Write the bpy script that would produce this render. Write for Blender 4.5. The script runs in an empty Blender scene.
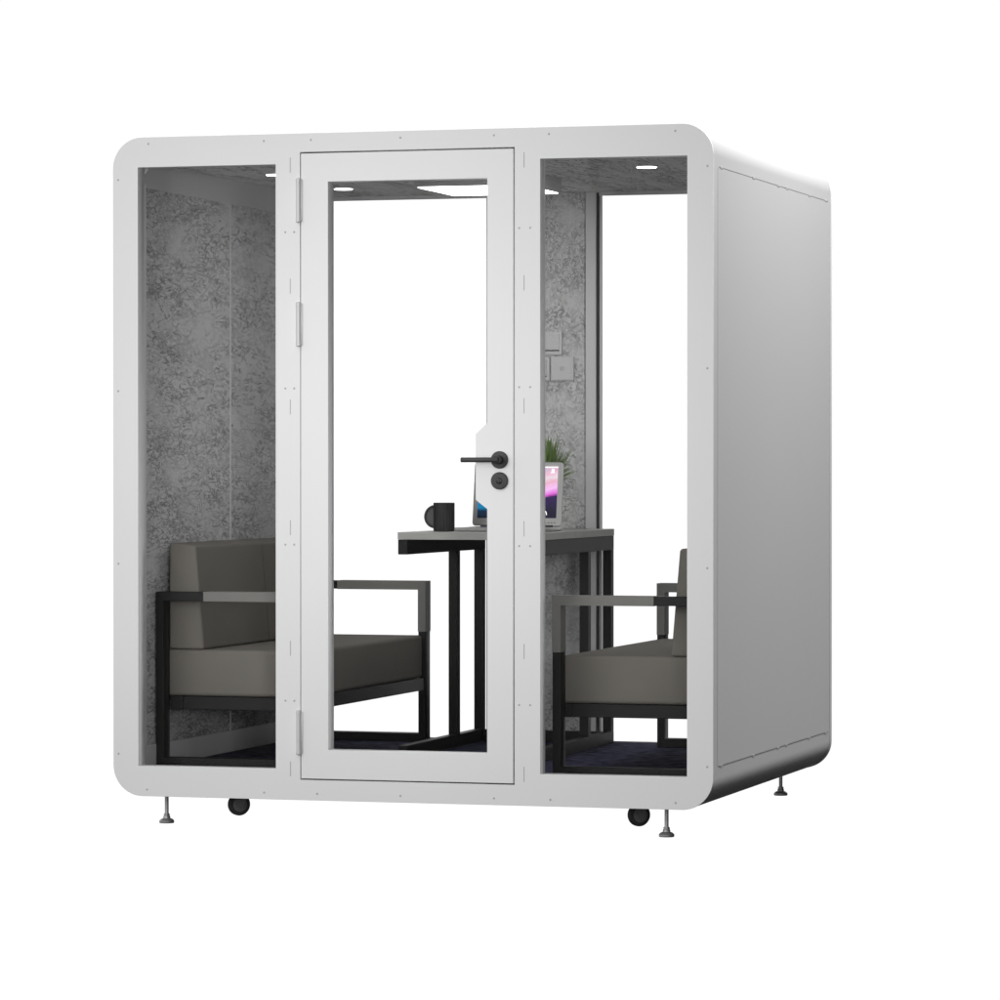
import bpy, bmesh, math, random
from math import pi, sin, cos, radians
from mathutils import Vector, Matrix

random.seed(7)
scene = bpy.context.scene

# ------------------------------------------------------------------ camera
cd = bpy.data.cameras.new('camera')
cam = bpy.data.objects.new('camera', cd)
scene.collection.objects.link(cam)
cam.location = (4.8324, -11.829, 1.1869)
cam.rotation_euler = (pi / 2 - 0.0087, 0, 0.2894)
cd.sensor_width = 36
cd.lens = 3917.54 / 1000 * 36
cd.clip_end = 200
scene.camera = cam

# ------------------------------------------------------------------ world: white studio surround, dark below the set
w = bpy.data.worlds.new('World')
scene.world = w
w.use_nodes = True
nt = w.node_tree
nt.nodes.clear()
wo = nt.nodes.new('ShaderNodeOutputWorld')
wb = nt.nodes.new('ShaderNodeBackground')
tc = nt.nodes.new('ShaderNodeTexCoord')
sx = nt.nodes.new('ShaderNodeSeparateXYZ')
mr = nt.nodes.new('ShaderNodeMapRange')
rp = nt.nodes.new('ShaderNodeValToRGB')
nt.links.new(tc.outputs['Generated'], sx.inputs[0])
nt.links.new(sx.outputs['Z'], mr.inputs['Value'])
mr.inputs['From Min'].default_value = -1
mr.inputs['From Max'].default_value = 1
nt.links.new(mr.outputs[0], rp.inputs[0])
e = rp.color_ramp.elements
e[0].position = 0.405; e[0].color = (0.015, 0.015, 0.016, 1)
e[1].position = 0.428; e[1].color = (1, 1, 1, 1)
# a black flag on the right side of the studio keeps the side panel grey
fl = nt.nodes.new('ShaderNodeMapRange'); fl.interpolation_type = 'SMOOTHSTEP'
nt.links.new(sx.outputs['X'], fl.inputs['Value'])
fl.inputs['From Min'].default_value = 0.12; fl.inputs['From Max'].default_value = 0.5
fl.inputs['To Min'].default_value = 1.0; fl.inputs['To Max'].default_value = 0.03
sc_ = nt.nodes.new('ShaderNodeVectorMath'); sc_.operation = 'SCALE'
fy_ = nt.nodes.new('ShaderNodeMapRange'); fy_.interpolation_type = 'SMOOTHSTEP'
nt.links.new(sx.outputs['Y'], fy_.inputs['Value'])
fy_.inputs['From Min'].default_value = -0.92; fy_.inputs['From Max'].default_value = -0.45
mm = nt.nodes.new('ShaderNodeMix'); mm.data_type = 'FLOAT'
nt.links.new(fy_.outputs[0], mm.inputs['Factor']); mm.inputs['A'].default_value = 0.80
nt.links.new(fl.outputs[0], mm.inputs['B'])
nt.links.new(rp.outputs[0], sc_.inputs[0]); nt.links.new(mm.outputs[0], sc_.inputs['Scale'])
nt.links.new(sc_.outputs[0], wb.inputs['Color'])
wb.inputs['Strength'].default_value = 1.04
nt.links.new(wb.outputs[0], wo.inputs[0])


def area(name, loc, target, size, power, sy=None):
    l = bpy.data.lights.new(name, 'AREA')
    l.shape = 'RECTANGLE'
    l.size = size; l.size_y = sy or size
    l.energy = power
    o = bpy.data.objects.new(name, l)
    scene.collection.objects.link(o)
    o.location = loc
    o.rotation_euler = (Vector(target) - Vector(loc)).to_track_quat('-Z', 'Y').to_euler()
    return o


area('front_softbox', (-0.5, -4.2, 2.0), (1.0, 0, 1.7), 1.8, 50)
area('top_softbox', (3.3, 1.1, 4.3), (2.1, 1.0, 1.6), 1.6, 190)

sp = bpy.data.lights.new('front_spot', 'SPOT')
sp.energy = 1350; sp.spot_size = radians(15); sp.spot_blend = 1.0; sp.shadow_soft_size = 0.8
spo = bpy.data.objects.new('front_spot', sp)
scene.collection.objects.link(spo)
spo.location = (5.4, -9.5, 1.7)
spo.rotation_euler = (Vector((0.90, 0, 1.30)) - Vector(spo.location)).to_track_quat('-Z', 'Y').to_euler()

scene.view_settings.view_transform = 'Standard'
scene.view_settings.look = 'None'
scene.view_settings.exposure = 0
scene.view_settings.gamma = 1
scene.view_settings.use_curve_mapping = False
scene.render.engine = 'CYCLES'
scene.cycles.max_bounces = 12
scene.cycles.transparent_max_bounces = 24


# ------------------------------------------------------------------ materials
def mat(name, col, rough=0.5, metal=0.0, spec=0.5, bump=None, var=None, coat=0.0):
    m = bpy.data.materials.new(name)
    m.use_nodes = True
    n = m.node_tree.nodes; L = m.node_tree.links
    b = n['Principled BSDF']
    b.inputs['Base Color'].default_value = (*col, 1)
    b.inputs['Roughness'].default_value = rough
    b.inputs['Metallic'].default_value = metal
    b.inputs['Specular IOR Level'].default_value = spec
    b.inputs['Coat Weight'].default_value = coat
    t = n.new('ShaderNodeTexCoord')
    if var:                                   # (scale, amount)
        no = n.new('ShaderNodeTexNoise'); no.inputs['Scale'].default_value = var[0]
        no.inputs['Detail'].default_value = 5
        L.new(t.outputs['Object'], no.inputs['Vector'])
        r = n.new('ShaderNodeMapRange')
        r.inputs['From Min'].default_value = 0.3; r.inputs['From Max'].default_value = 0.7
        r.inputs['To Min'].default_value = 1 - var[1]; r.inputs['To Max'].default_value = 1 + var[1]
        L.new(no.outputs['Fac'], r.inputs['Value'])
        mx = n.new('ShaderNodeVectorMath'); mx.operation = 'SCALE'
        mx.inputs[0].default_value = col
        L.new(r.outputs[0], mx.inputs['Scale'])
        L.new(mx.outputs[0], b.inputs['Base Color'])
    if bump:                                  # (scale, strength)
        no = n.new('ShaderNodeTexNoise'); no.inputs['Scale'].default_value = bump[0]
        no.inputs['Detail'].default_value = 3
        L.new(t.outputs['Object'], no.inputs['Vector'])
        bp = n.new('ShaderNodeBump'); bp.inputs['Strength'].default_value = bump[1]
        bp.inputs['Distance'].default_value = 0.002
        L.new(no.outputs['Fac'], bp.inputs['Height'])
        L.new(bp.outputs[0], b.inputs['Normal'])
    return m


def felt_material(sy=.32, tone=.60):
    """grey acoustic felt marbled with wispy dark veins"""
    m = bpy.data.materials.new('veined_felt'); m.use_nodes = True
    n = m.node_tree.nodes; L = m.node_tree.links
    b = n['Principled BSDF']; b.inputs['Roughness'].default_value = 0.95
    b.inputs['Specular IOR Level'].default_value = 0.1
    t = n.new('ShaderNodeTexCoord')

    def noise(scale, detail, dist, off=0.0, rough=.55):
        mp = n.new('ShaderNodeMapping'); mp.inputs['Location'].default_value = (off, off * .7, off * 1.3); mp.inputs['Scale'].default_value = (1, sy, 1)
        L.new(t.outputs['Object'], mp.inputs[0])
        x = n.new('ShaderNodeTexNoise')
        x.inputs['Scale'].default_value = scale; x.inputs['Detail'].default_value = detail
        x.inputs['Distortion'].default_value = dist; x.inputs['Roughness'].default_value = rough
        L.new(mp.outputs[0], x.inputs['Vector'])
        return x.outputs['Fac']

    def math_(op, a, b_=None, c=None):
        x = n.new('ShaderNodeMath'); x.operation = op
        for i, v in enumerate((a, b_, c)):
            if v is None: continue
            if isinstance(v, (int, float)): x.inputs[i].default_value = v
            else: L.new(v, x.inputs[i])
        return x.outputs[0]

    def vein(scale, dist, off, width):
        f = noise(scale, 4, dist, off)
        d = math_('ABSOLUTE', math_('SUBTRACT', f, 0.5))
        r = n.new('ShaderNodeMapRange'); L.new(d, r.inputs['Value'])
        r.inputs['From Min'].default_value = 0; r.inputs['From Max'].default_value = width
        r.inputs['To Min'].default_value = 1; r.inputs['To Max'].default_value = 0
        return r.outputs[0]

    def mask(scale, off, lo, hi):
        f = noise(scale, 3, .5, off)
        r = n.new('ShaderNodeMapRange'); L.new(f, r.inputs['Value'])
        r.inputs['From Min'].default_value = lo; r.inputs['From Max'].default_value = hi
        return r.outputs[0]
    v1 = math_('MULTIPLY', vein(25, 1.0, 3.1, .030), mask(8, 9.0, .40, .58))
    v2 = math_('MULTIPLY', vein(48, .8, 7.7, .055), mask(11, 2.0, .38, .58))
    v3 = math_('MULTIPLY', vein(34, 1.2, 14.2, .032), mask(7, 21.0, .42, .58))
    v = math_('MAXIMUM', math_('MAXIMUM', v1, v2), v3)
    patch = noise(3.0, 3, .3, 5.0)
    fine = noise(160, 2, 0, 0)
    k = math_('ADD', math_('MULTIPLY', patch, .16), math_('MULTIPLY', fine, .24))
    base = math_('ADD', .80, k)
    dark = math_('SUBTRACT', 1.0, math_('MULTIPLY', v, .66))
    val = math_('MULTIPLY', base, dark)
    sc = n.new('ShaderNodeVectorMath'); sc.operation = 'SCALE'
    sc.inputs[0].default_value = (tone, tone, tone)
    L.new(val, sc.inputs['Scale']); L.new(sc.outputs[0], b.inputs['Base Color'])
    bp = n.new('ShaderNodeBump'); bp.inputs['Strength'].default_value = .4; bp.inputs['Distance'].default_value = .003
    L.new(fine, bp.inputs['Height']); L.new(bp.outputs[0], b.inputs['Normal'])
    return m


def glass_material():
    m = bpy.data.materials.new('clear_glass'); m.use_nodes = True
    n = m.node_tree.nodes; L = m.node_tree.links
    n.clear()
    o = n.new('ShaderNodeOutputMaterial'); t = n.new('ShaderNodeBsdfTransparent')
    g = n.new('ShaderNodeBsdfGlossy'); g.inputs['Roughness'].default_value = 0.0
    fr = n.new('ShaderNodeFresnel'); fr.inputs['IOR'].default_value = 1.10
    mx = n.new('ShaderNodeMixShader')
    L.new(fr.outputs[0], mx.inputs[0]); L.new(t.outputs[0], mx.inputs[1]); L.new(g.outputs[0], mx.inputs[2])
    L.new(mx.outputs[0], o.inputs[0])
    return m


def emit_material(name, col, s):
    m = bpy.data.materials.new(name); m.use_nodes = True
    b = m.node_tree.nodes['Principled BSDF']
    b.inputs['Base Color'].default_value = (.8, .8, .8, 1)
    b.inputs['Emission Color'].default_value = (*col, 1)
    b.inputs['Emission Strength'].default_value = s
    return m


def display_material():
    """glowing laptop wallpaper: pink aurora sweeping over deep violet, turquoise at the left"""
    m = bpy.data.materials.new('glowing_wallpaper'); m.use_nodes = True
    n = m.node_tree.nodes; L = m.node_tree.links
    b = n['Principled BSDF']; b.inputs['Base Color'].default_value = (.01, .01, .01, 1)
    b.inputs['Roughness'].default_value = .3; b.inputs['Specular IOR Level'].default_value = .1
    t = n.new('ShaderNodeTexCoord'); s = n.new('ShaderNodeSeparateXYZ')
    L.new(t.outputs['Generated'], s.inputs[0])
    no = n.new('ShaderNodeTexNoise'); no.inputs['Scale'].default_value = 3.2; no.inputs['Detail'].default_value = 3
    no.inputs['Distortion'].default_value = .6
    L.new(t.outputs['Generated'], no.inputs['Vector'])

    def mth(op, a, c):
        x = n.new('ShaderNodeMath'); x.operation = op
        for i, v in enumerate((a, c)):
            if isinstance(v, (int, float)): x.inputs[i].default_value = v
            else: L.new(v, x.inputs[i])
        return x.outputs[0]
    h = mth('ADD', s.outputs['Z'], mth('MULTIPLY', mth('SUBTRACT', no.outputs['Fac'], .5), .35))
    h = mth('SUBTRACT', h, mth('MULTIPLY', mth('SUBTRACT', s.outputs['X'], .8), .45))
    r = n.new('ShaderNodeValToRGB'); cr = r.color_ramp
    cr.elements[0].position = .12; cr.elements[0].color = (.006, .004, .025, 1)
    cr.elements[1].position = .97; cr.elements[1].color = (.50, .50, .62, 1)
    for p, c in ((.34, (.03, .01, .09)), (.40, (.75, .12, .70)), (.50, (.95, .55, .95)), (.62, (.80, .42, .55)), (.74, (.85, .70, .78)), (.86, (.80, .45, .62))):
        x = cr.elements.new(p); x.color = (*c, 1)
    L.new(h, r.inputs[0])
    r2 = n.new('ShaderNodeValToRGB'); c2 = r2.color_ramp
    c2.elements[0].position = .0; c2.elements[0].color = (.0, .005, .02, 1)
    c2.elements[1].position = .9; c2.elements[1].color = (.35, .55, .85, 1)
    for p, c in ((.14, (.0, .02, .06)), (.2, (.0, .20, .40)), (.32, (.0, .22, .50)), (.42, (.10, .06, .35))):
        x = c2.elements.new(p); x.color = (*c, 1)
    L.new(s.outputs['Z'], r2.inputs[0])
    mr_ = n.new('ShaderNodeMapRange'); L.new(s.outputs['X'], mr_.inputs['Value'])
    mr_.inputs['From Min'].default_value = .2; mr_.inputs['From Max'].default_value = .6
    mx = n.new('ShaderNodeMix'); mx.data_type = 'RGBA'
    L.new(mr_.outputs[0], mx.inputs['Factor']); L.new(r2.outputs[0], mx.inputs['A']); L.new(r.outputs[0], mx.inputs['B'])
    L.new(mx.outputs['Result'], b.inputs['Emission Color'])
    b.inputs['Emission Strength'].default_value = 1.0
    return m


M = {
    'white': mat('white_powder_coat', (.80, .80, .80), .42, spec=.4, bump=(900, .05), var=(1.3, .012)),
    'door': mat('white_door_paint', (.815, .815, .815), .38, spec=.4, bump=(900, .05), var=(1.7, .01)),
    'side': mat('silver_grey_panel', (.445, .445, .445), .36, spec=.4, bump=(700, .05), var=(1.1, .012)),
    'gap': mat('dark_gasket', (.03, .03, .03), .7),
    'screw': mat('screw_steel', (.46, .46, .46), .5, .2),
    'seam': mat('seam_shadow_line', (.22, .22, .22), .6),
    'slot': mat('pressed_slot', (.42, .42, .42), .6),
    'alu': mat('brushed_aluminium', (.60, .60, .60), .42, .2, bump=(300, .1)),
    'trim': mat('grey_interior_trim', (.66, .66, .66), .55, bump=(500, .1)),
    'felt': felt_material(), 'felt_ceiling': felt_material(.13, .95),  # ceiling copy has a lighter colour, standing in for missing bounce light
    'glass': glass_material(),
    'carpet': mat('navy_carpet', (.055, .055, .098), 1.0, spec=.05, bump=(220, 1.0), var=(32, .75)),
    'black': mat('black_steel', (.011, .011, .0105), .5, spec=.25, bump=(500, .1)),
    'armpad': mat('grey_laminate', (.19, .187, .175), .6, bump=(400, .15)),
    'fabric': mat('taupe_upholstery', (.198, .187, .165), .9, spec=.15, bump=(650, .8), var=(5, .05)),
    'top': mat('grey_tabletop', (.46, .46, .435), .5, bump=(300, .1), var=(9, .05)),
    'mug': mat('charcoal_ceramic', (.035, .036, .036), .5, bump=(200, .15)),
    'mugweb': mat('grey_ceramic', (.09, .09, .09), .6),
    'handle': mat('matt_black_metal', (.014, .014, .014), .42, .0, bump=(250, .15)),
    'laptop': mat('silver_aluminium', (.38, .38, .37), .35, .3),
    'keys': mat('black_keys', (.03, .03, .03), .5),
    'display': display_material(),
    'icon': emit_material('screen_white', (1, 1, 1), 1.0),
    'lamp': emit_material('lamp_diffuser', (1, 1, 1), 7.0),
    'leaf': mat('plant_leaf', (.13, .22, .04), .55, spec=.3, var=(30, .5)),
    'pot': mat('white_pot', (.6, .6, .58), .4),
    'plate': mat('switch_plate', (.55, .55, .55), .4),
    'rubber': mat('black_rubber', (.02, .02, .02), .7),
    'hub': mat('grey_wheel_hub', (.10, .10, .10), .5),
    'zinc': mat('zinc_foot', (.36, .36, .36), .42, .55, bump=(120, .2)),
}


# ------------------------------------------------------------------ mesh helpers (all coordinates are world metres)
def finish(name, bm, m, parent, smooth=False, origin=None):
    """link bm as ONE mesh object; vertices arrive in world coordinates of the source position"""
    root = parent
    while root is not None and root.parent is not None:
        root = root.parent
    off = Vector(root.location) if root is not None else Vector(origin or (0, 0, 0))
    for v in bm.verts: v.co -= off
    bmesh.ops.recalc_face_normals(bm, faces=bm.faces)
    me = bpy.data.meshes.new(name)
    bm.to_mesh(me); bm.free()
    ms = m if isinstance(m, (list, tuple)) else [m]
    for x in ms: me.materials.append(M[x])
    if smooth:
        me.polygons.foreach_set('use_smooth', [True] * len(me.polygons))
        me.set_sharp_from_angle(angle=radians(smooth if smooth is not True else 40))
    o = bpy.data.objects.new(name, me)
    scene.collection.objects.link(o)
    if root is None: o.location = off
    o.parent = parent
    return o


def thing(name, loc, label, cat, group=None):
    o = bpy.data.objects.new(name, None)
    o.empty_display_size = .1
    scene.collection.objects.link(o)
    o.location = loc
    tag(o, label, cat, group)
    return o


def tag(o, label, cat, group=None):
    o['label'] = label; o['category'] = cat
    if group: o['group'] = group


def box(bm, x0, x1, y0, y1, z0, z1, bev=0.0, seg=2, mi=0):
    r = bmesh.ops.create_cube(bm, size=1)
    for v in r['verts']:
        v.co = Vector(((x0 + x1) / 2 + v.co.x * (x1 - x0), (y0 + y1) / 2 + v.co.y * (y1 - y0), (z0 + z1) / 2 + v.co.z * (z1 - z0)))
    fs = set(f for v in r['verts'] for f in v.link_faces)
    for f in fs: f.material_index = mi
    if bev:
        es = list(set(e for v in r['verts'] for e in v.link_edges))
        bmesh.ops.bevel(bm, geom=es, offset=bev, segments=seg, profile=.5, affect='EDGES', clamp_overlap=True)
    return bm


def B(*a, **k): return box(bmesh.new(), *a, **k)


def prism(bm, pts, y0, y1, axis='y'):
    """extrude a closed 2-D outline (x,z) along y, or (x,y) along z"""
    def P(p, d): return (p[0], d, p[1]) if axis == 'y' else ((p[0], p[1], d) if axis == 'z' else (d, p[0], p[1]))
    a = [bm.verts.new(P(p, y0)) for p in pts]; b = [bm.verts.new(P(p, y1)) for p in pts]
    bm.faces.new(a); bm.faces.new(b[::-1])
    n = len(pts)
    for i in range(n): bm.faces.new((a[i], b[i], b[(i + 1) % n], a[(i + 1) % n]))
    return bm


def ring(bm, outer, inner, y0, y1):
    """tube wall between two outlines of equal count, extruded along y"""
    n = len(outer)
    R = [[bm.verts.new((p[0], y, p[1])) for p in o] for o in (outer, inner) for y in (y0, y1)]
    for i in range(n):
        j = (i + 1) % n
        bm.faces.new((R[0][i], R[1][i], R[1][j], R[0][j]))
        bm.faces.new((R[2][i], R[2][j], R[3][j], R[3][i]))
        bm.faces.new((R[0][i], R[0][j], R[2][j], R[2][i]))
        bm.faces.new((R[1][i], R[3][i], R[3][j], R[1][j]))
    return bm


def rrect(x0, x1, z0, z1, r, seg=14):
    pts = []
    for cx, cz, a0 in ((x1 - r, z1 - r, 0), (x0 + r, z1 - r, 90), (x0 + r, z0 + r, 180), (x1 - r, z0 + r, 270)):
        for k in range(seg + 1):
            a = radians(a0 + 90 * k / seg)
            pts.append((cx + r * cos(a), cz + r * sin(a)))
    return pts


def plate(outer, holes, y0, y1, bev=.0012):
    """flat plate in the XZ plane with holes and softly rounded edges"""
    cu = bpy.data.curves.new('c', 'CURVE'); cu.dimensions = '2D'; cu.fill_mode = 'BOTH'
    for pl in [outer] + holes:
        s = cu.splines.new('POLY'); s.points.add(len(pl) - 1)
        for p, q in zip(s.points, pl): p.co = (q[0], q[1], 0, 1)
        s.use_cyclic_u = True
    cu.extrude = (y1 - y0) / 2 - bev; cu.bevel_depth = bev; cu.bevel_resolution = 1; cu.offset = -bev
    o = bpy.data.objects.new('c', cu)
    scene.collection.objects.link(o)
    dg = bpy.context.evaluated_depsgraph_get()
    me = bpy.data.meshes.new_from_object(o.evaluated_get(dg))
    bm = bmesh.new(); bm.from_mesh(me)
    bpy.data.objects.remove(o); bpy.data.curves.remove(cu); bpy.data.meshes.remove(me)
    bmesh.ops.remove_doubles(bm, verts=bm.verts, dist=1e-5)
    for v in bm.verts:
        x, y, z = v.co; v.co = Vector((x, (y0 + y1) / 2 - z, y))
    return bm


def rect(x0, x1, z0, z1): return [(x0, z0), (x1, z0), (x1, z1), (x0, z1)]


def lathe(bm, prof, c, seg=32, axis='z'):
    rows = []
    for r, h in prof:
        row = []
        for k in range(seg):
            a = 2 * pi * k / seg
            u, v = r * cos(a), r * sin(a)
            p = (u, v, h) if axis == 'z' else ((u, h, v) if axis == 'y' else (h, u, v))
            row.append(bm.verts.new(Vector(c) + Vector(p)))
        rows.append(row)
    for A, C in zip(rows, rows[1:]):
        for k in range(seg): bm.faces.new((A[k], A[(k + 1) % seg], C[(k + 1) % seg], C[k]))
    bm.faces.new(rows[0]); bm.faces.new(rows[-1][::-1])
    return bm


def copy_tree(o, parent=None):
    c = o.copy(); scene.collection.objects.link(c)
    c.parent = parent
    for ch in [x for x in scene.objects if x.parent == o]: copy_tree(ch, c)
    return c


# ================================================================== THE BOOTH
ZB, ZT = 0.117, 2.25
booth = thing('office_booth', (1.0, 0.9, 0.024), 'large white rounded soundproof office booth with glass front and grey side', 'office booth')
H = lambda name, bm, m, parent=None, **k: finish(name, bm, m, parent or booth, **k)

# outer skin: rounded tube, slightly inside the face plates
bm = ring(bmesh.new(), rrect(0.001, 1.999, ZB + .001, ZT - .001, .099, 24), rrect(.045, 1.955, ZB + .05, ZT - .05, .055, 24), .0072, 1.79)
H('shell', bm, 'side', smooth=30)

# front frame with three openings
LW = rect(.087, .560, .215, 2.153); DW = rect(.643, 1.358, .182, 2.190); RW = rect(1.442, 1.9165, .218, 2.151)
face = rrect(0, 2, ZB, ZT, .10, 24)
front = H('front_frame', plate(face, [LW, DW, RW], 0, .007, bev=.0008), 'white')
H('window_jamb', plate(rrect(.046, 1.954, ZB + .051, ZT - .051, .03, 6), [LW, DW, RW], .0071, .058, bev=.0005), 'white', front)
# rear frame with two glazed openings beside the felt panel
BL = rect(.10, .74, .2, 2.166); BR = rect(1.172, 1.90, .2, 2.166)
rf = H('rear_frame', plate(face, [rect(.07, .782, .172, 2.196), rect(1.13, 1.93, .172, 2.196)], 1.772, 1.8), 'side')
H('window_trim', plate(rrect(.046, 1.954, ZB + .051, ZT - .051, .03, 6), [BL, BR], 1.742, 1.752, bev=.0005), 'trim', rf)
bm = ring(bmesh.new(), rrect(-.0005, 2.0005, ZB - .0005, ZT + .0005, .10, 24), rrect(.012, 1.988, ZB + .012, ZT - .012, .089, 24), 1.778, 1.8015)
H('rear_edge_trim', bm, 'white')

# side panels, flush sheets with a fine seam above and below
for sx_ in (0, 1):
    x0, x1 = ((1.9975, 1.9996), (.0004, .0025))[sx_]
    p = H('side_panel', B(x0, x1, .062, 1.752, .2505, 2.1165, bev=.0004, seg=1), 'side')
    for z in (.2484, 2.1186):
        H('panel_seam', B(x0, x1 + .0004 if sx_ else x1, .075, 1.735, z - .0014, z + .0014), 'seam', p)
for z in (.2484, 2.1186):
    for y in (.11, .56, .93, 1.06, 1.42, 1.70):
        bm = bmesh.new(); box(bm, 1.9985, 2.0008, y - .016, y + .016, z - .0034, z + .0034, bev=.0005, seg=1)
        H('seam_clip', bm, 'screw')

# interior lining
H('floor_deck', B(.046, 1.954, .059, 1.741, .168, .180), 'gap')
H('carpet', B(.058, 1.942, .0585, 1.7415, .1805, .197, bev=.003), 'carpet')
H('ceiling_lining', B(.047, 1.953, .0585, 1.741, 2.170, 2.198), 'felt_ceiling')
for s in (0, 1):
    def X(a, b): return (a, b) if s == 0 else (2 - b, 2 - a)
    ws = H('felt_wall', B(*X(.047, .060), .0585, .9165, .1985, 2.168), 'felt')
    ws = H('felt_wall', B(*X(.047, .060), .9255, 1.741, .1985, 2.168), 'felt')
    H('joint_strip', B(*X(.050, .0625), .9168, .9252, .2, 2.1), 'trim')
    H('baseboard', B(*X(.0605, .070), .0588, 1.7405, .1975, .271, bev=.0015), 'trim')
    pts = [(.0605, 2.096), (.112, 2.1695), (.0605, 2.1695)]
    if s: pts = [(2 - a, b) for a, b in pts][::-1]
    H('cornice', prism(bmesh.new(), pts, .0588, 1.7405), 'trim')
    # inner posts standing at the front and rear corners
    H('corner_post', B(*X(.0705, .082), .059, .088, .272, 2.105, bev=.002), 'trim')
# rear felt panel between the glazed openings, with its posts
H('rear_felt_panel', B(.796, 1.116, 1.712, 1.7415, .1975, 2.169), 'felt')
for a, b in ((.756, .7955), (1.1165, 1.156)):
    H('rear_post', B(a, b, 1.722, 1.7415, .1975, 2.169, bev=.002), 'trim')
for a in (.7488, 1.1562):
    H('post_gasket', B(a, a + .007, 1.734, 1.7417, .2, 2.166), 'gap')
H('rear_head_trim', B(.062, 1.938, 1.736, 1.7416, 2.155, 2.1695), 'trim')

# glazing
for (x0, x1, z0, z1) in ((.0865, .5605, .2145, 2.1535), (1.4415, 1.917, .2175, 2.1515)):
    f = H('window_pane', B(x0 - .008, x1 + .008, .026, .034, z0 - .008, z1 + .008), 'glass')
for (x0, x1) in ((.10, .74), (1.172, 1.90)):
    H('rear_window_pane', B(x0 - .008, x1 + .008, 1.7525, 1.7595, .193, 2.174), 'glass')

# screws and pressed slots on the front frame
def screw_bm(c, r=.0035):
    return lathe(bmesh.new(), [(r * .6, -.0012), (r, -.0006), (r, .002)], c, 10, 'y')
spots = [(x, 2.2285) for x in (.123, .52, .68, .98, 1.29, 1.47, 1.878)] + [(x, .139) for x in (.117, .52, .70, .98, 1.29, 1.475, 1.88)]
spots += [(.018, z) for z in (2.114, 1.43, .87, .253)] + [(1.981, z) for z in (2.117, 1.49, .87, .253)]
for z in (1.935, 1.435, .935, .435):
    spots += [(.593, z), (.623, z), (1.373, z), (1.409, z)]
for x, z in spots: H('screw', screw_bm((x, 0, z)), 'screw', front)
for x in (.610, 1.389):
    for k in range(6):
        z = 2.149 - k * .3865
        if z < .13: continue
        H('slot', B(x - .0012, x + .0012, -.0005, .003, z - .024, z + .024), 'slot', front)

# ------------------------------------------------------------------ door
dx0, dx1, dz0, dz1 = .6465, 1.3542, .1865, 2.1850
hole = [(.738, .2795), (1.268, .2795), (1.268, 1.051), (1.230, 1.080), (1.230, 1.288), (1.268, 1.322), (1.268, 2.0935), (.738, 2.0935)]
door = H('door', plate(rect(dx0, dx1, dz0, dz1), [hole], -.001, .056), 'door')
H('door_glass', B(.728, 1.278, .026, .034, .270, 2.103), 'glass', door)
H('door_gap_backing', plate(rect(.628, 1.373, .168, 2.2045), [rect(.668, 1.333, .205, 2.166)], .0588, .066, bev=.0005), 'gap')  # dark ring added behind the leaf so the door gap looks shaded
for a, b in ((1.967, 2.104), (1.571, 1.708), (.265, .403)):
    bm = lathe(bmesh.new(), [(.004, a - .003), (.0085, a), (.0085, a + .012), (.0078, a + .0125), (.0078, b - .0125), (.0085, b - .012), (.0085, b), (.004, b + .003)], (.6400, -.006, 0), 20)
    box(bm, .6325, .6525, -.004, .0, a + .002, b - .002, bev=.0008)
    H('hinge', bm, 'alu', door, smooth=35)
hz, lz = 1.206, 1.140
bm = lathe(bmesh.new(), [(.0275, 0), (.0275, -.007), (.0255, -.0095), (.014, -.0098), (.0125, -.012), (.0115, -.045), (.0085, -.049)], (1.310, -.001, hz), 40, 'y')
rose = H('door_handle', bm, 'handle', door, smooth=35)
bm = B(1.196, 1.318, -.056, -.042, hz - .0078, hz + .0078, bev=.0035, seg=3)
H('lever', bm, 'handle', rose, smooth=35)
bm = lathe(bmesh.new(), [(.0275, 0), (.0275, -.007), (.0255, -.0095), (.010, -.0098), (.0095, -.0125), (.008, -.0135)], (1.310, -.001, lz), 40, 'y')
box(bm, 1.3085, 1.3115, -.0160, -.013, lz - .006, lz + .006)
H('door_lock', bm, 'handle', door, smooth=35)

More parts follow.
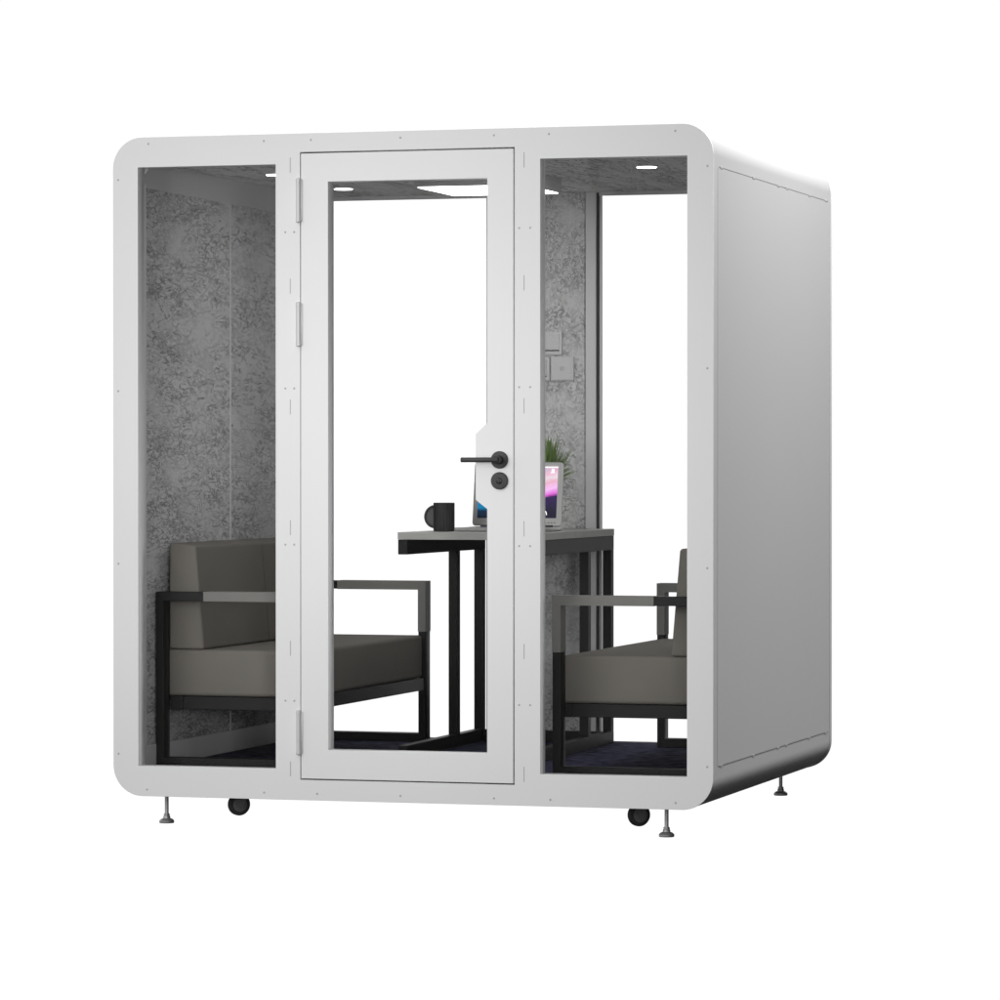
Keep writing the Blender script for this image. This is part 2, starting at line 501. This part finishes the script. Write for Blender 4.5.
# ------------------------------------------------------------------ levelling feet and castors under the booth
for fx, fy in ((.152, .085), (1.830, .085), (.152, 1.70), (1.838, 1.70)):
    prof = [(.0235, .024), (.0245, .027), (.0245, .032), (.019, .037), (.012, .040), (.0115, .046), (.008, .050), (.0065, .058), (.0065, .119)]
    f = H('levelling_foot', lathe(bmesh.new(), prof, (fx, fy, 0), 28), 'zinc', smooth=40)
    H('lock_nut', lathe(bmesh.new(), [(.006, .046), (.0105, .047), (.0105, .054), (.006, .055)], (fx, fy, 0), 6), 'zinc', f)
for fx, fy in ((.395, .105), (1.735, .105), (.50, 1.60), (1.48, 1.60)):
    zc = .089
    bm = lathe(bmesh.new(), [(.026, -.013), (.034, -.012), (.0365, -.006), (.0365, .006), (.034, .012), (.026, .013)], (fx, fy, zc), 32, 'x')
    bmesh.ops.rotate(bm, verts=bm.verts, cent=(fx, fy, zc), matrix=Matrix.Rotation(radians(-52), 3, 'Z'))
    c = H('caster_wheel', bm, 'rubber', smooth=40)
    bm = lathe(bmesh.new(), [(.017, -.0145), (.0235, -.0138), (.0235, .0138), (.017, .0145)], (fx, fy, zc), 24, 'x')
    bmesh.ops.rotate(bm, verts=bm.verts, cent=(fx, fy, zc), matrix=Matrix.Rotation(radians(-52), 3, 'Z'))
    H('wheel_hub', bm, 'hub', c, smooth=40)
    bm = bmesh.new()
    for s in (-1, 1):
        x0 = fx + s * .0185
        prism(bm, [(fy - .026, .119), (fy + .022, .119), (fy + .012, .082), (fy - .006, .082)], x0 - .0018, x0 + .0018, axis='x')
    box(bm, fx - .023, fx + .023, fy - .028, fy + .026, .113, .119)
    bmesh.ops.rotate(bm, verts=bm.verts, cent=(fx, fy, zc), matrix=Matrix.Rotation(radians(-52), 3, 'Z'))
    H('caster_fork', bm, 'hub', c)

# ================================================================== CEILING LIGHTS
cl = thing('ceiling_light', (1.005, .89, 2.17), 'square white ceiling light panel in grey housing above the table', 'ceiling light')
H('housing', plate(rect(.808, 1.202, .676, 1.104), [rect(.818, 1.192, .686, 1.094)], 0, .048, bev=.001), 'trim', cl)
o = [x for x in scene.objects if x.parent == cl][0]
for v in o.data.vertices:                      # plate() builds upright; lay it flat under the ceiling
    x, y, z = v.co + Vector((1.005, .89, 2.17))
    v.co = Vector((x, z, 2.1695 - y)) - Vector((1.005, .89, 2.17))
o.data.flip_normals()
H('diffuser', B(.819, 1.191, .687, 1.093, 2.1190, 2.126), 'lamp', cl)
H('backing', B(.819, 1.191, .687, 1.093, 2.150, 2.168), 'trim', cl)

for (x, y, lab) in ((.345, .60, 'small round downlight in the ceiling over the front of the left bench'),
                    (.345, 1.30, 'small round downlight in the ceiling over the rear of the left bench'),
                    (1.627, .62, 'small round downlight in the ceiling over the right bench')):
    d = thing('downlight', (x, y, 2.17), lab, 'downlight', 'round downlights in the booth ceiling')
    H('bezel', lathe(bmesh.new(), [(.033, 2.1660), (.0385, 2.1665), (.0395, 2.1698), (.030, 2.1699)], (x, y, 0), 32), 'alu', d, smooth=35)
    H('lens', lathe(bmesh.new(), [(.0325, 2.1640), (.0325, 2.1665)], (x, y, 0), 32), 'lamp', d)

# ================================================================== SWITCH PLATES
def wall_plate(x0, x1, z0, z1, lab, kind):
    t = thing('wall_switch', ((x0 + x1) / 2, 1.712, z0), lab, 'wall switch', 'plates on the rear felt panel')
    H('backplate', B(x0, x1, 1.701, 1.7118, z0, z1, bev=.0025), 'plate', t)
    if kind == 'rocker':
        H('rocker', B(x0 + .010, x1 - .010, 1.697, 1.7025, z0 + .018, z1 - .008, bev=.002), 'plate', t)
        H('shadow_gap', B(x0 + .010, x1 - .010, 1.7002, 1.7012, z0 + .0135, z0 + .0175), 'gap', t)
    else:
        H('touch_disc', lathe(bmesh.new(), [(.0085, 1.7012), (.0085, 1.6985), (.006, 1.6978)], ((x0 + x1) / 2, 0, (z0 + z1) / 2), 20, 'y'), 'screw', t)
        H('button_face', B(x0 + .005, x1 - .005, 1.6995, 1.7015, z0 + .005, z1 - .005, bev=.0009), 'plate', t)
wall_plate(.952 - .004, 1.035, 1.585, 1.668, 'upper grey switch plate with a wide rocker on the rear felt panel', 'rocker')
wall_plate(.993, 1.079, 1.493, 1.579, 'lower grey plate with a small round button on the rear felt panel', 'knob')
wall_plate(.904, .989, 1.493, 1.579, 'lower plain grey switch plate left of the one with the button', 'rocker')

# ================================================================== BENCHES
def make_bench():
    cx, cy, z0 = .318, .905, .197
    t = thing('bench_sofa', (cx, cy, z0), 'taupe two-seat bench sofa with black frame against the left felt wall', 'sofa', 'pair of facing bench sofas')
    x0, x1 = .069, .5685
    fl = .1975
    for y0 in (.200, 1.55):
        y1 = y0 + .060
        bm = plate(rect(x0, x1, fl, .7730), [rect(x0 + .026, x1 - .026, fl + .030, .7440)], y0, y1, bev=.0015)
        fr = H('side_frame', bm, 'black', t)
        # laminate sleeve: over the front two thirds of the arm and down the front post
        bm = bmesh.new()
        sl = [(.236, .7742), (x1 + .0012, .7742), (x1 + .0012, .5930), (x1 - .0272, .5930), (x1 - .0272, .7428), (.236, .7428)]
        prism(bm, sl, y0 - .0012, y1 + .0012)
        H('arm_pad', bm, 'armpad', fr)
    for a, b in ((x0 + .028, x0 + .070), (x1 - .045, x1 - .003)):
        H('seat_rail', B(a, b, .2605, 1.5495, .383, .4265, bev=.002), 'black', t)
    for y in (.262, .895, 1.507):
        H('cross_rail', B(x0 + .0705, x1 - .0455, y, y + .040, .3835, .4260, bev=.002), 'black', t)
    H('seat_cushion', B(.074, .5600, .262, 1.548, .4275, .5805, bev=.014, seg=4), 'fabric', t, smooth=50)
    for (a, b) in ((.266, .9035), (.9050, 1.544)):
        bm = B(.088, .212, a, b, .5815, .9330, bev=.010, seg=4)
        for v in bm.verts:
            k = (v.co.z - .5815) / .3515
            t_ = (v.co.x - .088) / .124
            v.co.x = v.co.x + k * (.003 - .032 * t_)
            v.co.z -= k * .010 * t_
        H('back_cushion', bm, 'fabric', t, smooth=50)
    return t


bench = make_bench()
other = copy_tree(bench)
other.location = (2 - .318, .905 - .022, .197)
other.rotation_euler = (0, 0, pi)
for ch in [x for x in scene.objects if x.parent == other and x.name.startswith('back_cushion')]:
    ch.location.x -= .015          # these cushions sit closer to their wall
other['label'] = 'taupe two-seat bench sofa with black frame against the right wall'

# ================================================================== TABLE
tb = thing('table', (.975, 1.24, .197), 'grey topped table on two black steel side frames between the sofas', 'table')
TX0, TX1, TY0, TY1 = .716, 1.230, .78, 1.700
H('tabletop', B(TX0, TX1, TY0, TY1, .9375, .9625, bev=.0015), 'top', tb)
for x in (TX0 + .0012, TX1 - .0342):
    bm = bmesh.new()
    box(bm, x, x + .033, TY0 + .001, TY1 - .001, .8870, .9370, bev=.0015)
    fr = H('top_rail', bm, 'black', tb)
    H('foot_rail', B(x, x + .033, TY0 + .001, TY1 - .001, .1975, .2400, bev=.0015), 'black', tb)
    for y in (1.355, TY1 - .036):
        H('leg', B(x + .0005, x + .0325, y, y + .034, .2402, .8868), 'black', tb)
H('cross_beam', B(TX0 + .035, TX1 - .035, TY1 - .035, TY1 - .003, .2000, .2380, bev=.0015), 'black', tb)
ZTOP = .9627

# ================================================================== LAPTOP
lx0, lx1, ly, = .868, 1.188, 1.150
lp = thing('laptop', (1.03, 1.04, ZTOP), 'open silver laptop with a glowing pink and violet screen on the table', 'laptop')
bm = B(lx0, lx1, ly - .215, ly, ZTOP + .0005, ZTOP + .0140, bev=.004, seg=3)
base = H('base', bm, 'laptop', lp, smooth=40)
H('keyboard', B(lx0 + .022, lx1 - .022, ly - .115, ly - .020, ZTOP + .0142, ZTOP + .0150), 'keys', base)
H('trackpad', B(lx0 + .11, lx1 - .11, ly - .205, ly - .128, ZTOP + .0142, ZTOP + .0146), 'plate', base)
H('hinge', lathe(bmesh.new(), [(.003, lx0 + .03), (.0055, lx0 + .031), (.0055, lx1 - .031), (.003, lx1 - .03)], (0, ly - .002, ZTOP + .0150), 16, 'x'), 'keys', base, smooth=40)
TILT = radians(9)
def tilt(bm):
    bmesh.ops.rotate(bm, verts=bm.verts, cent=(0, ly, ZTOP + .016), matrix=Matrix.Rotation(-TILT, 3, 'X'))
    return bm
zs0, zs1 = ZTOP + .017, ZTOP + .239
outl = rrect(lx0, lx1, zs0, zs1, .011, 6)
lid = H('lid', tilt(plate(outl, [], ly - .003, ly + .004, bev=.001)), 'laptop', lp, smooth=35)
ax0, ax1, az0, az1 = lx0 + .017, lx1 - .019, zs0 + .027, zs1 - .015
H('display', tilt(B(ax0, ax1, ly - .0042, ly - .0032, az0, az1)), 'display', lid)
bm = B(ax0, ax1, ly - .0049, ly - .0044, az1 - .004, az1 - .0008)
bx = ax1 - .0245
box(bm, ax1 - .022, ax1 - .014, ly - .0049, ly - .0044, az1 - .017, az1 - .009)
box(bm, ax1 - .024, ax1 - .012, ly - .0049, ly - .0044, az1 - .022, az1 - .019)
H('screen_icons', tilt(bm), 'icon', lid)
bm = bmesh.new()                                   # round ring with a light foot in the dock
cxx, czz = ax1 - .050, az0 + .013
for k in range(24):
    a0, a1 = radians(-10 + k * 200 / 24), radians(-10 + (k + 1) * 200 / 24)
    v = [bm.verts.new((cxx + r * cos(a), ly - .0047, czz + r * sin(a))) for r, a in ((.0135, a0), (.0165, a0), (.0165, a1), (.0135, a1))]
    bm.faces.new(v)
lathe(bm, [(.0085, ly - .0045), (.0085, ly - .0048)], (cxx, 0, czz - .004), 16, 'y')
for k in range(7):
    box(bm, ax0 + .05 + k * .026, ax0 + .068 + k * .026, ly - .0047, ly - .0044, az0 + .004, az0 + .018) if k < 6 else None
H('dock_icons', tilt(bm), 'icon', lid)
bm = bmesh.new()
for k in range(9): box(bm, lx1 - .115 + k * .011, lx1 - .109 + k * .011, ly - .0042, ly - .0032, zs0 + .010, zs0 + .0125)
H('speaker_slot', tilt(bm), 'keys', lid)

# ================================================================== MUG
mx_, my_ = .812, 1.00
mg = thing('mug', (mx_, my_, ZTOP), 'dark charcoal ribbed mug standing on the table left of the laptop', 'mug')
bm = bmesh.new()
seg = 96; R0 = .0355
def rr(k): return R0 + .0011 * cos(2 * pi * k * 24 / seg)
rows = []
for z, f, rib in ((.0002, .95, 1), (.003, 1, 1), (.092, 1.0, 1), (.0955, 1.01, 0), (.098, 1.0, 0), (.098, .93, 0), (.090, .90, 0), (.006, .88, 0)):
    rows.append([bm.verts.new((mx_ + f * (rr(k) if rib else R0 + .0005) * cos(2 * pi * k / seg), my_ + f * (rr(k) if rib else R0 + .0005) * sin(2 * pi * k / seg), ZTOP + z)) for k in range(seg)])
for A, C in zip(rows, rows[1:]):
    for k in range(seg): bm.faces.new((A[k], A[(k + 1) % seg], C[(k + 1) % seg], C[k]))
bm.faces.new(rows[0]); bm.faces.new(rows[-1])
H('cup', bm, 'mug', mg, smooth=60)
hd = Vector((-cos(.2894), -sin(.2894) * 1.0, 0)).normalized()
bm = bmesh.new()
rows = []
for k in range(25):
    a = pi / 2 + pi * k / 24
    c = Vector((mx_, my_, ZTOP + .050)) + hd * (.030 + -cos(a) * .034) + Vector((0, 0, sin(a) * .036))
    t_ = (hd * -cos(a) + Vector((0, 0, sin(a))))
    s_ = hd.cross(Vector((0, 0, 1)))
    rows.append([bm.verts.new(c + t_ * .0045 * cos(b) + s_ * .0065 * sin(b)) for b in [2 * pi * j / 10 for j in range(10)]])
for A, C in zip(rows, rows[1:]):
    for k in range(10): bm.faces.new((A[k], A[(k + 1) % 10], C[(k + 1) % 10], C[k]))
bm.faces.new(rows[0]); bm.faces.new(rows[-1])
hn = H('handle', bm, 'mug', mg, smooth=60)
bm = bmesh.new()
s_ = hd.cross(Vector((0, 0, 1)))
A, C = [], []
for k in range(25):
    a = pi / 2 + pi * k / 24
    c = Vector((mx_, my_, ZTOP + .050)) + hd * (.030 + -cos(a) * .031) + Vector((0, 0, sin(a) * .033))
    A.append(bm.verts.new(c + s_ * .002)); C.append(bm.verts.new(c - s_ * .002))
bm.faces.new(A); bm.faces.new(C[::-1])
for k in range(24): bm.faces.new((A[k], A[k + 1], C[k + 1], C[k]))
H('handle_web', bm, 'mugweb', hn)

# ================================================================== PLANT
px_, py_ = 1.055, 1.40
pl = thing('potted_plant', (px_, py_, ZTOP), 'small bushy green grass plant in a pot behind the laptop', 'plant')
H('pot', lathe(bmesh.new(), [(.030, ZTOP + .0004), (.036, ZTOP + .004), (.045, ZTOP + .153), (.047, ZTOP + .158), (.042, ZTOP + .159), (.040, ZTOP + .145)], (px_, py_, 0), 36), 'pot', pl, smooth=40)
bm = bmesh.new()
for i in range(300):
    az = random.uniform(0, 2 * pi); el = radians(random.triangular(12, 94, 55))
    ln = random.uniform(.09, .175)
    d = Vector((.72 * cos(az) * cos(el), .72 * sin(az) * cos(el), 1.12 * sin(el)))
    st = Vector((px_ + cos(az) * random.uniform(0, .03), py_ + sin(az) * random.uniform(0, .03), ZTOP + .160))
    side = Vector((-sin(az), cos(az), random.uniform(-.6, .6))).normalized()
    w_ = random.uniform(.0042, .0078)
    prev = None
    for k in range(6):
        u = k / 5
        c = st + d * ln * u + Vector((0, 0, -.022 * u * u * cos(el))) + side * .006 * sin(u * 3 + i)
        ww = w_ * (1 - u) ** .6 + .0003
        nrm = d.cross(side) * ww * .5
        cur = (bm.verts.new(c - side * ww), bm.verts.new(c + nrm), bm.verts.new(c + side * ww))
        if prev:
            bm.faces.new((prev[0], prev[1], cur[1], cur[0])); bm.faces.new((prev[1], prev[2], cur[2], cur[1]))
        prev = cur
H('foliage', bm, 'leaf', pl)
